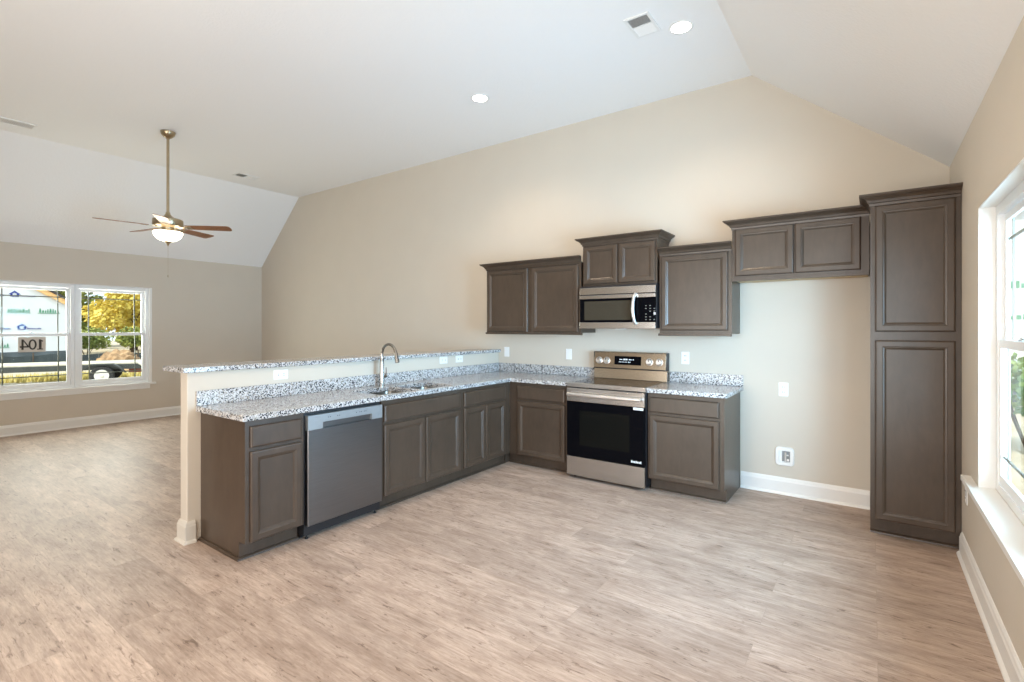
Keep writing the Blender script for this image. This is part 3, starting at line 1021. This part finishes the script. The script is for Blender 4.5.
outlet((0.0, -2.803, 1.082), R(90), 'white outlet on the half wall near the open end of the bar', 'outlet', True)
outlet((0.0, -0.985, 1.098), R(90), 'white outlet on the half wall just beyond the faucet', 'outlet', True)
outlet((0.0, -0.733, 1.098), R(90), 'white outlet on the half wall beside the granite corner', 'outlet', True)
outlet((0.125, 0, 1.152), 0, 'white switch plate on the back wall where the bar ends', 'switch')
outlet((0.984, 0, 1.150), 0, 'white switch plate on the back wall just before the stove', 'switch')
outlet((2.267, 0, 1.153), 0, 'white outlet on the back wall above the short granite counter', 'outlet')
outlet((3.108, 0, 0.909), 0, 'white outlet high in the empty fridge space', 'outlet')
outlet((XR, -0.83, 0.435), R(-90), 'white outlet below the sill beside the pantry', 'outlet')
t = thing('water_box', (3.118, 0, 0.330), 0, 'rounded white water supply box low in the empty fridge space', 'water box')
def rr(w, h, r, y, n=5):
    pts = []
    for cx, cz, a0 in ((w - r, h - r, 0), (-w + r, h - r, 90), (-w + r, -h + r, 180), (w - r, -h + r, 270)):
        for k in range(n):
            an = R(a0 + k * 90 / (n - 1))
            pts.append((cx + r * math.cos(an), y, cz + r * math.sin(an)))
    return pts
bm = bmesh.new()
rings(bm, [rr(0.072, 0.080, 0.03, -0.0005), rr(0.072, 0.080, 0.03, -0.014), rr(0.066, 0.074, 0.027, -0.020), rr(0.044, 0.050, 0.008, -0.020), rr(0.042, 0.048, 0.008, -0.003)])
link('box_frame', bm, 'plate', t, smooth='auto')
bm = bmesh.new()
box(bm, -0.022, 0.040, -0.006, -0.0034, -0.045, 0.045)
link('valve_recess', bm, 'vent_dark', t)
bm = bmesh.new()
tube(bm, [(0.006, -0.010, -0.040), (0.006, -0.010, 0.036)], 0.008, 10)
tube(bm, [(0.006, -0.010, 0.012), (0.030, -0.012, 0.012)], 0.006, 10)
box(bm, 0.018, 0.034, -0.0185, -0.0065, -0.036, -0.020)
link('valve', bm, 'handle_steel', t, smooth='auto')

# ------------------------------------------------------------------ ceiling: downlights, vents, fan
for (x, y, lb) in ((0.590, -1.085, 'round lit recessed downlight above the inner counter corner'), (2.563, -1.104, 'round lit recessed downlight beside the square ceiling vent')):
    t = thing('ceiling_downlight', (x, y, ZF), 0, lb, 'ceiling light', 'recessed downlights in the flat ceiling')
    bm = bmesh.new()
    lathe(bm, [(0.092, -0.0005), (0.092, -0.004), (0.078, -0.008), (0.072, -0.006), (0.072, -0.0005)], 36)
    link('trim_ring', bm, 'plate', t, smooth='auto')
    bm = bmesh.new()
    lathe(bm, [(0.0715, -0.0015), (0.0715, -0.0045)], 36)
    link('lens', bm, 'lens', t)
    lamp('downlight_lamp', 'SPOT', (x, y, ZF - 0.03), (0, 0, 0), 50, (1.0, 0.76, 0.52), spot_size=R(140), spot_blend=0.8, shadow_soft_size=0.07)
# extra downlights added out of view, only for their light
for (x, y) in ((2.56, -2.7), (0.59, -4.3), (2.56, -4.3), (-2.9, -5.2)):
    lamp('downlight_lamp', 'SPOT', (x, y, ZF - 0.03), (0, 0, 0), 50, (1.0, 0.76, 0.52), spot_size=R(140), spot_blend=0.8, shadow_soft_size=0.07)

def vent(x0, x1, y0, y1, label, split='y', slats=9):
    cx, cy = (x0 + x1) / 2, (y0 + y1) / 2
    w, h = (x1 - x0) / 2, (y1 - y0) / 2
    t = thing('ceiling_vent', (cx, cy, ZF), 0, label, 'vent', 'air vents in the ceiling')
    bm = bmesh.new()
    f = 0.022
    for q in ((-w, w, -h, -h + f), (-w, w, h - f, h), (-w, -w + f, -h + f, h - f), (w - f, w, -h + f, h - f)):
        box(bm, q[0], q[1], q[2], q[3], -0.010, -0.0005)
    box(bm, -w + f, w - f, -0.006, 0.006, -0.009, -0.0005)
    link('vent_frame', bm, 'plate', t, 0.002)
    bx('duct_backing', 'vent_dark', t, -w + f, w - f, -h + f, h - f, -0.0015, -0.0006)
    bm = bmesh.new()
    for side in (-1, 1):
        a, b = (-h + f, -0.006) if side < 0 else (0.006, h - f)
        n = slats
        for k in range(n):
            yy = a + (k + 0.5) * (b - a) / n
            dy = -0.006 * side
            v = [bm.verts.new(p) for p in ((-w + f, yy - dy, -0.010), (w - f, yy - dy, -0.010), (w - f, yy + dy * 0.3, -0.002), (-w + f, yy + dy * 0.3, -0.002),
                                          (-w + f, yy - dy + 0.001, -0.010), (w - f, yy - dy + 0.001, -0.010), (w - f, yy + dy * 0.3 + 0.001, -0.002), (-w + f, yy + dy * 0.3 + 0.001, -0.002))]
            for q in ((0, 1, 2, 3), (7, 6, 5, 4), (0, 4, 5, 1), (2, 6, 7, 3), (1, 5, 6, 2), (0, 3, 7, 4)):
                bm.faces.new([v[i] for i in q])
    link('louvers', bm, 'plate', t)
    return t
vent(2.243, 2.432, -1.440, -1.160, 'white ceiling vent beside the lit downlight above the stove')
vent(-3.97, -3.77, -1.317, -0.988, 'white ceiling vent beyond the fan near the back wall')
vent(-4.06, -3.86, -4.02, -3.46, 'long white ceiling vent over the living room near the fan', slats=16)

t = thing('ceiling_fan', (-2.888, -2.533, ZF), 0, 'ceiling fan on a long rod with wood blades and a lit glass bowl', 'ceiling fan')
bm = bmesh.new()
lathe(bm, [(0.075, -0.0005), (0.075, -0.012), (0.066, -0.040), (0.040, -0.066), (0.024, -0.074), (0.018, -0.085)], 32)
link('mounting_canopy', bm, 'brass', t, smooth='auto')
bm = bmesh.new()
lathe(bm, [(0.0145, -0.0855), (0.0145, -0.965)], 16)
link('down_rod', bm, 'brass', t, smooth='auto')
bm = bmesh.new()
lathe(bm, [(0.020, -0.93), (0.026, -0.955), (0.040, -0.975), (0.075, -1.002), (0.135, -1.012), (0.150, -1.022), (0.153, -1.083), (0.145, -1.096), (0.10, -1.104), (0.062, -1.108), (0.060, -1.132), (0.080, -1.145), (0.082, -1.159)], 40)
link('motor_housing', bm, 'brass', t, smooth='auto')
zb = -1.103
for k in range(5):
    an = R(46 + 72 * k)
    bm = bmesh.new()
    box(bm, 0.10, 0.235, -0.016, 0.016, -0.006, -0.001)
    box(bm, 0.20, 0.25, -0.045, 0.045, -0.006, -0.001)
    mt = Matrix.Translation((0, 0, zb)) @ Matrix.Rotation(an, 4, 'Z') @ Matrix.Rotation(R(-12), 4, 'X')
    bmesh.ops.transform(bm, matrix=mt, verts=bm.verts)
    iron = link('blade_iron', bm, 'brass', t, 0.002)
    bm = bmesh.new()
    pr = [(0.19, -0.048), (0.30, -0.058), (0.50, -0.066), (0.645, -0.070), (0.665, -0.060), (0.674, -0.03), (0.676, 0.0), (0.674, 0.03), (0.665, 0.060), (0.645, 0.070), (0.50, 0.066), (0.30, 0.058), (0.19, 0.048)]
    prism(bm, pr, -0.0005, 0.0055, 'Z')
    bmesh.ops.transform(bm, matrix=mt, verts=bm.verts)
    link('blade', bm, 'blade', t, 0.001)
bm = bmesh.new()
lathe(bm, [(0.085, -1.160), (0.142, -1.162), (0.147, -1.170), (0.141, -1.195), (0.120, -1.228), (0.090, -1.252), (0.052, -1.266), (0.03, -1.268)], 40)
gl = link('glass_bowl', bm, 'globe', t, smooth='auto')
bm = bmesh.new()
lathe(bm, [(0.036, -1.2685), (0.036, -1.276), (0.018, -1.292), (0.010, -1.310), (0.004, -1.324)], 20)
link('finial', bm, 'brass', t, smooth='auto')
bm = bmesh.new()
tube(bm, [(0.03, -0.01, -1.29), (0.03, -0.01, -1.66)], 0.0012, 6)
lathe(bm, [(0.002, -1.69), (0.006, -1.685), (0.006, -1.665), (0.002, -1.66)], 10, (0.03, -0.01, 0))
link('pull_chain', bm, 'brass', t)

# ------------------------------------------------------------------ paper sign on the window
t = thing('paper_sign', (XL - 0.046, -3.174, 1.212), R(90), 'white paper sign reading 104 in reverse on the lower window pane', 'sign')
bx('sheet', 'paper', t, -0.140, 0.140, -0.0008, 0.0008, -0.103, 0.103)
bm = bmesh.new()
def poly(pts, ox):
    # mirrored: the print faces the street
    prism(bm, [(-(ox + a), b) for a, b in pts], -0.0018, -0.001, 'Y')
poly([(-0.012, -0.06), (0.016, -0.06), (0.016, 0.07), (-0.002, 0.07), (-0.030, 0.048), (-0.024, 0.036), (-0.012, 0.044)], -0.085)
poly([(-0.028, -0.072), (0.034, -0.072), (0.034, -0.058), (-0.028, -0.058)], -0.085)
n = 24
for k in range(n):
    a, b = 2 * math.pi * k / n, 2 * math.pi * (k + 1) / n
    poly([(0.042 * math.cos(a), 0.072 * math.sin(a)), (0.042 * math.cos(b), 0.072 * math.sin(b)), (0.022 * math.cos(b), 0.052 * math.sin(b)), (0.022 * math.cos(a), 0.052 * math.sin(a))], -0.005)
poly([(0.010, -0.070), (0.032, -0.070), (0.032, 0.072), (0.010, 0.072)], 0.075)
poly([(-0.042, -0.040), (0.048, -0.040), (0.048, -0.020), (-0.042, -0.020)], 0.075)
poly([(-0.042, -0.020), (-0.024, -0.020), (0.012, 0.046), (0.012, 0.072)], 0.075)
link('digits', bm, 'ink', t)

# ------------------------------------------------------------------ outdoors
o = bx('ground', 'dirt', None, -90, 60, -60, 90, -0.75, -0.55)
tag(o, 'pale dry dirt lot outside the windows', 'ground', kind='structure')

def clump(bm, c, rad, n, size, squash=1.0):
    for _ in range(n):
        while True:
            p = Vector((random.uniform(-1, 1), random.uniform(-1, 1), random.uniform(-1, 1)))
            if 0.25 < p.length < 1:
                break
        p = Vector(c) + Vector((p.x * rad, p.y * rad, p.z * rad * squash))
        a = Vector((random.uniform(-1, 1), random.uniform(-1, 1), random.uniform(-1, 1))).normalized()
        b = a.orthogonal().normalized()
        s = size * random.uniform(0.6, 1.4)
        q = a.cross(b)
        v = [bm.verts.new(p + b * s), bm.verts.new(p + q * s * 0.6), bm.verts.new(p - b * s), bm.verts.new(p - q * s * 0.6)]
        bm.faces.new(v)

def tree(loc, h, rad, mat, label, n=900, low=0.25, size=0.30):
    t = thing('tree', loc, 0, label, 'tree', 'trees beyond the lot')
    bm = bmesh.new()
    tube(bm, [(0, 0, -0.1), (0.05, 0.03, h * 0.3), (-0.04, 0.05, h * 0.62), (0.02, 0, h * 0.85)], [0.18, 0.14, 0.09, 0.03], 8)
    for k in range(5):
        a = k * 1.3
        z = h * (0.3 + 0.09 * k)
        tube(bm, [(0, 0, z), (math.cos(a) * rad * 0.4, math.sin(a) * rad * 0.4, z + 0.5), (math.cos(a) * rad * 0.75, math.sin(a) * rad * 0.75, z + 1.1)], [0.06, 0.04, 0.015], 6)
    link('trunk', bm, 'bark', t)
    bm = bmesh.new()
    for k in range(9):
        a = k * 2.4
        rr_ = rad * (0.15 + 0.5 * (k % 3) / 2)
        z = h * (low + (1 - low) * (0.12 + 0.78 * k / 9))
        clump(bm, (math.cos(a) * rr_, math.sin(a) * rr_, z), rad * random.uniform(0.45, 0.65), n // 9, size, 0.8)
    link('crown', bm, mat, t)
tree((-40, 8.5, -0.55), 6.8, 2.1, 'leaf_yellow', 'bright yellow autumn tree standing in the middle of the window view', n=5400, low=0.12, size=0.14)
tree((-45, 4.6, -0.55), 7.8, 1.9, 'leaf_green', 'olive green tree standing just beyond the wrapped house', n=4500, low=0.02, size=0.16)
tree((-42, 13.0, -0.55), 7.4, 1.9, 'leaf_green', 'dark olive tree at the window edge beyond the yellow tree', n=4500, low=0.02, size=0.16)
tree((-48, 11.2, -0.55), 9.6, 3.2, 'leaf_yellow', 'tall pale yellow tree rising behind the others', n=5400, low=0.05, size=0.19)
tree((-55, 5.0, -0.55), 8.5, 3.0, 'leaf_yellow', 'golden tree showing past the roof edge of the wrapped house', n=4500, low=0.05, size=0.2)
tree((-53, 18.5, -0.55), 8.5, 3.0, 'leaf_yellow', 'yellow tree past the dark olive tree', n=4500, low=0.05, size=0.2)
tree((-62, 9.5, -0.55), 11.5, 4.2, 'leaf_green', 'broad olive tree filling the gap behind the yellow trees', n=6000, low=0.0, size=0.26)
tree((-62, 18.0, -0.55), 11.5, 4.0, 'leaf_yellow', 'broad golden tree deep behind the dark olive tree', n=6000, low=0.0, size=0.26)
def shrub(loc, r, mat, label, h=0.8, n=500):
    t = thing('shrub', loc, 0, label, 'shrub', 'shrubs outside')
    bm = bmesh.new()
    for k in range(5):
        a = k * 1.256
        tube(bm, [(0, 0, -0.05), (math.cos(a) * r * 0.3, math.sin(a) * r * 0.3, h * 0.4), (math.cos(a) * r * 0.6, math.sin(a) * r * 0.6, h * 0.8)], [0.02, 0.014, 0.006], 6)
    link('stems', bm, 'bark', t)
    bm = bmesh.new()
    for k in range(5):
        a = k * 1.256
        clump(bm, (math.cos(a) * r * 0.5, math.sin(a) * r * 0.5, h * 0.62), r * 0.6, n // 5, r * 0.085, 0.9)
    link('foliage', bm, mat, t)
shrub((-36.0, 4.9, -0.5), 1.25, 'leaf_green', 'olive shrub at the foot of the yellow trees', 2.0, 1600)
shrub((-36.0, 7.75, -0.5), 1.3, 'leaf_green', 'broad olive shrub below the bright yellow tree', 2.1, 1600)
shrub((-36.0, 10.6, -0.5), 1.25, 'leaf_bush', 'green shrub at the window edge below the trees', 1.9, 1600)

# neighbouring house under construction, gable facing the window
t = thing('neighbor_house', (-30, -2.5, -0.55), 0, 'unfinished house in white printed wrap seen through the paper-signed window', 'house')
hw = 5.33
zr0 = 3.20
rs = 0.617
bm = bmesh.new()
prism(bm, [(-hw, 0.80), (hw, 0.80), (hw, zr0), (0, zr0 + hw * rs), (-hw, zr0)], -9, 0, 'X')
link('wrapped_wall', bm, 'wrap', t)
bx('foundation', 'found', t, -9.02, 0.02, -hw - 0.02, hw + 0.02, -0.3, 0.795)
bm = bmesh.new()
for s in (-1, 1):
    prism(bm, [(0, zr0 + hw * rs - 0.20), (0, zr0 + hw * rs + 0.06), (s * (hw + 0.35), zr0 - 0.35 * rs + 0.06), (s * (hw + 0.35), zr0 - 0.35 * rs - 0.20)], 0.02, 0.10, 'X')
link('rake_board', bm, 'osb', t)
bm = bmesh.new()
for s in (-1, 1):
    prism(bm, [(0, zr0 + hw * rs + 0.07), (0, zr0 + hw * rs + 0.20), (s * (hw + 0.4), zr0 - 0.4 * rs + 0.20), (s * (hw + 0.4), zr0 - 0.4 * rs + 0.07)], -9.2, 0.14, 'X')
link('roof', bm, 'shingle', t)
bm = bmesh.new()
random.seed(3)
def wrap_marks(bm, axis_pts):
    pass
def logo(bm, y, z):
    # outlined house mark followed by a line of small print
    box(bm, 0.011, 0.016, y - 0.15, y - 0.07, z - 0.09, z + 0.04, 0)
    box(bm, 0.011, 0.016, y + 0.07, y + 0.15, z - 0.09, z + 0.04, 0)
    box(bm, 0.011, 0.016, y - 0.09, y + 0.14, z - 0.10, z - 0.07, 0)
    prism(bm, [(y - 0.22, z + 0.02), (y, z + 0.20), (y + 0.22, z + 0.02), (y + 0.13, z + 0.02), (y, z + 0.10), (y - 0.13, z + 0.02)], 0.011, 0.016, 'X', 0)
    yy = y + 0.20
    for k in range(9):
        w = random.uniform(0.03, 0.055)
        box(bm, 0.011, 0.015, yy, yy + w, z - 0.08, z - 0.08 + random.uniform(0.05, 0.08), 0)
        yy += w + 0.018
def words(bm, y, z):
    yy = y
    for k in range(8):
        w = random.uniform(0.05, 0.10)
        hh = random.uniform(0.08, 0.20)
        prism(bm, [(yy, z), (yy + w, z), (yy + w * 0.8, z + hh), (yy + w * 0.35, z + hh * 1.1)], 0.011, 0.015, 'X', 1)
        yy += w + 0.022
    box(bm, 0.011, 0.015, y - 0.04, yy, z - 0.05, z - 0.02, 1)
# rows at these heights above the lot
for z, off in ((3.58, 0.05), (1.98, 0.30), (5.2, 0.2)):
    for k in range(-4, 5):
        y = k * 1.12 + off + 0.9
        if -hw + 0.3 < y < hw - 0.9 and z < zr0 + (hw - abs(y + 0.4)) * rs - 0.5:
            logo(bm, y, z)
for z, off in ((2.74, 0.0), (1.06, 0.42), (4.4, 0.3)):
    for k in range(-4, 5):
        y = k * 1.12 + off + 0.7
        if -hw + 0.3 < y < hw - 0.9 and z < zr0 + (hw - abs(y + 0.4)) * rs - 0.5:
            words(bm, y, z)
link('wrap_print', bm, ['wrap_blue', 'wrap_green'], t)

# silt fence, earth mound, trailer
t = thing('silt_fence', (-27.2, 2.6, -0.55), 0, 'low dark silt fence across the dirt lot behind the trailer', 'fence')
bm = bmesh.new()
n = 14
for k in range(n):
    ya, yb = -6 + k * 0.6, -6 + (k + 1) * 0.6
    za, zb_ = 0.72 + 0.05 * math.sin(k * 1.7), 0.72 + 0.05 * math.sin((k + 1) * 1.7)
    prism(bm, [(ya, 0), (yb, 0), (yb, zb_), (ya, za)], -0.02 + 0.04 * (k % 2), 0.0 + 0.04 * (k % 2), 'X')
link('fabric', bm, 'navy', t)
for k in range(5):
    bx('post', 'bark', t, 0.045, 0.085, -5.8 + k * 2.0, -5.76 + k * 2.0, -0.05, 0.85)

def blob(name, loc, rx, ry, h, mat, label, cat, seed):
    rnd = random.Random(seed)
    bm = bmesh.new()
    bmesh.ops.create_icosphere(bm, subdivisions=4, radius=1)
    for v in list(bm.verts):
        if v.co.z < -0.15:
            v.co.z = -0.15
    for v in bm.verts:
        k = 1 + rnd.uniform(-0.10, 0.10)
        v.co = Vector((v.co.x * rx * k, v.co.y * ry * k, max(-0.1, v.co.z) * h * k))
    o = link(name, bm, mat)
    o.location = loc
    tag(o, label, cat)
    return o
blob('earth_mound', (-24.5, 3.25, -0.60), 1.0, 0.95, 0.98, 'clod', 'brown mound of loose earth behind the trailer', 'mound', 1)
blob('stone_pile', (-23.2, 5.25, -0.60), 0.9, 0.75, 0.92, 'rubble', 'grey pile of broken stone next to the earth mound', 'stone pile', 2)

t = thing('trailer', (-18.1, 0.95, -0.55), math.atan2(1.2, -3.0) - math.pi + R(90) * 0, 'low flat-deck utility trailer parked in front of the house', 'trailer')
t.rotation_euler = (0, 0, R(68))
# local x along the trailer, y away from the house towards us is -y
bx('deck', 'deck', t, -4.2, 2.6, -0.02, 1.9, 0.66, 0.74)
bm = bmesh.new()
box(bm, -4.2, 2.6, -0.06, -0.025, 0.52, 0.70)
box(bm, -4.2, 2.6, 1.9, 1.94, 0.52, 0.70)
for x in (-4.0, -2.5, -1.2, 1.0, 2.4):
    box(bm, x - 0.05, x + 0.05, -0.02, 1.9, 0.52, 0.655)
link('chassis', bm, 'tmetal', t)
bx('cross_beam', 'rust', t, 0.7, 2.5, 0.10, 0.22, 0.38, 0.515)
for x, yy in ((0.0, -0.28), (0.0, 1.98)):
    bm = bmesh.new()
    lathe(bm, [(0.17, -0.10), (0.30, -0.11), (0.335, -0.08), (0.335, 0.08), (0.30, 0.11), (0.17, 0.10)], 28)
    bmesh.ops.transform(bm, matrix=Matrix.Translation((x, yy, 0.337)) @ Matrix.Rotation(R(90), 4, 'X'), verts=bm.verts)
    wh = link('wheel', bm, 'tyre', t, smooth='auto')
    bm = bmesh.new()
    lathe(bm, [(0.205, 0.112), (0.205, 0.122), (0.18, 0.125), (0.15, 0.115), (0.06, 0.118), (0.05, 0.14), (0.03, 0.145)], 24)
    s = 1 if yy < 0.5 else -1
    bmesh.ops.transform(bm, matrix=Matrix.Translation((x, yy, 0.337)) @ Matrix.Rotation(R(90 * s), 4, 'X'), verts=bm.verts)
    link('rim', bm, 'rim', wh, smooth='auto')
for yy in (-0.28, 1.98):
    bm = bmesh.new()
    pr = [(-0.66, 0.42), (-0.50, 0.62), (-0.30, 0.74), (0.30, 0.74), (0.50, 0.62), (0.66, 0.42), (0.62, 0.42), (0.47, 0.59), (0.29, 0.705), (-0.29, 0.705), (-0.47, 0.59), (-0.62, 0.42)]
    prism(bm, pr, yy - 0.14, yy + 0.14, 'Y')
    link('fender', bm, 'tmetal', t)
bm = bmesh.new()
tube(bm, [(0.95, -0.12, 0.78), (1.40, -0.12, 0.42)], 0.05, 8)
link('ramp_arm', bm, 'rim', t)

# dry grass behind the trailer
bm = bmesh.new()
random.seed(11)
ca, sa = math.cos(R(68)), math.sin(R(68))
for k in range(7000):
    lx, ly = random.uniform(-6, 5), random.uniform(2.15, 4.6)
    if random.random() < 0.35 + 0.3 * math.sin(lx * 1.3):
        continue
    gx, gy = -18.1 + ca * lx - sa * ly, 0.95 + sa * lx + ca * ly
    a = random.uniform(0, 6.28)
    h, w = random.uniform(0.08, 0.24), 0.03
    dx, dy = math.cos(a) * w, math.sin(a) * w
    v = [bm.verts.new((gx - dx, gy - dy, -0.551)), bm.verts.new((gx + dx, gy + dy, -0.551)), bm.verts.new((gx + dy * 1.5, gy - dx * 1.5, -0.55 + h))]
    bm.faces.new(v)
tag(link('grass', bm, 'grass'), 'dry yellow grass growing behind the parked trailer', 'grass', kind='stuff')

# outside the bright window: another wrapped wall and a bush
t = thing('side_house', (9.5, 13.0, -0.55), 0, 'pale wrapped house wall seen through the bright window beside the pantry', 'house')
bx('wrapped_wall', 'wrap', t, -4.2, 4.0, 0, 6, 0.4, 5.2)
bx('foundation', 'found', t, -4.25, 4.05, -0.05, 6.05, -0.1, 0.395)
bm = bmesh.new()
prism(bm, [(-4.6, 5.205), (4.4, 5.205), (4.4, 5.35), (-0.1, 7.8), (-4.6, 5.35)], -0.4, 6.4, 'Y')
link('roof', bm, 'shingle', t)
bm = bmesh.new()
random.seed(5)
for z in (2.2, 3.0, 3.8, 4.5):
    for k in range(7):
        yy = -4.0 + k * 1.1 + (0.4 if int(z * 2) % 2 else 0)
        for q in range(5):
            w = random.uniform(0.06, 0.12)
            box(bm, yy, yy + w, -0.012, -0.008, z, z + random.uniform(0.08, 0.2))
            yy += w + 0.03
link('wrap_print', bm, 'wrap_green', t)
shrub((5.75, 6.3, -0.5), 0.9, 'leaf_bush', 'light green bush outside the bright window beside the pantry', 1.7, 900)
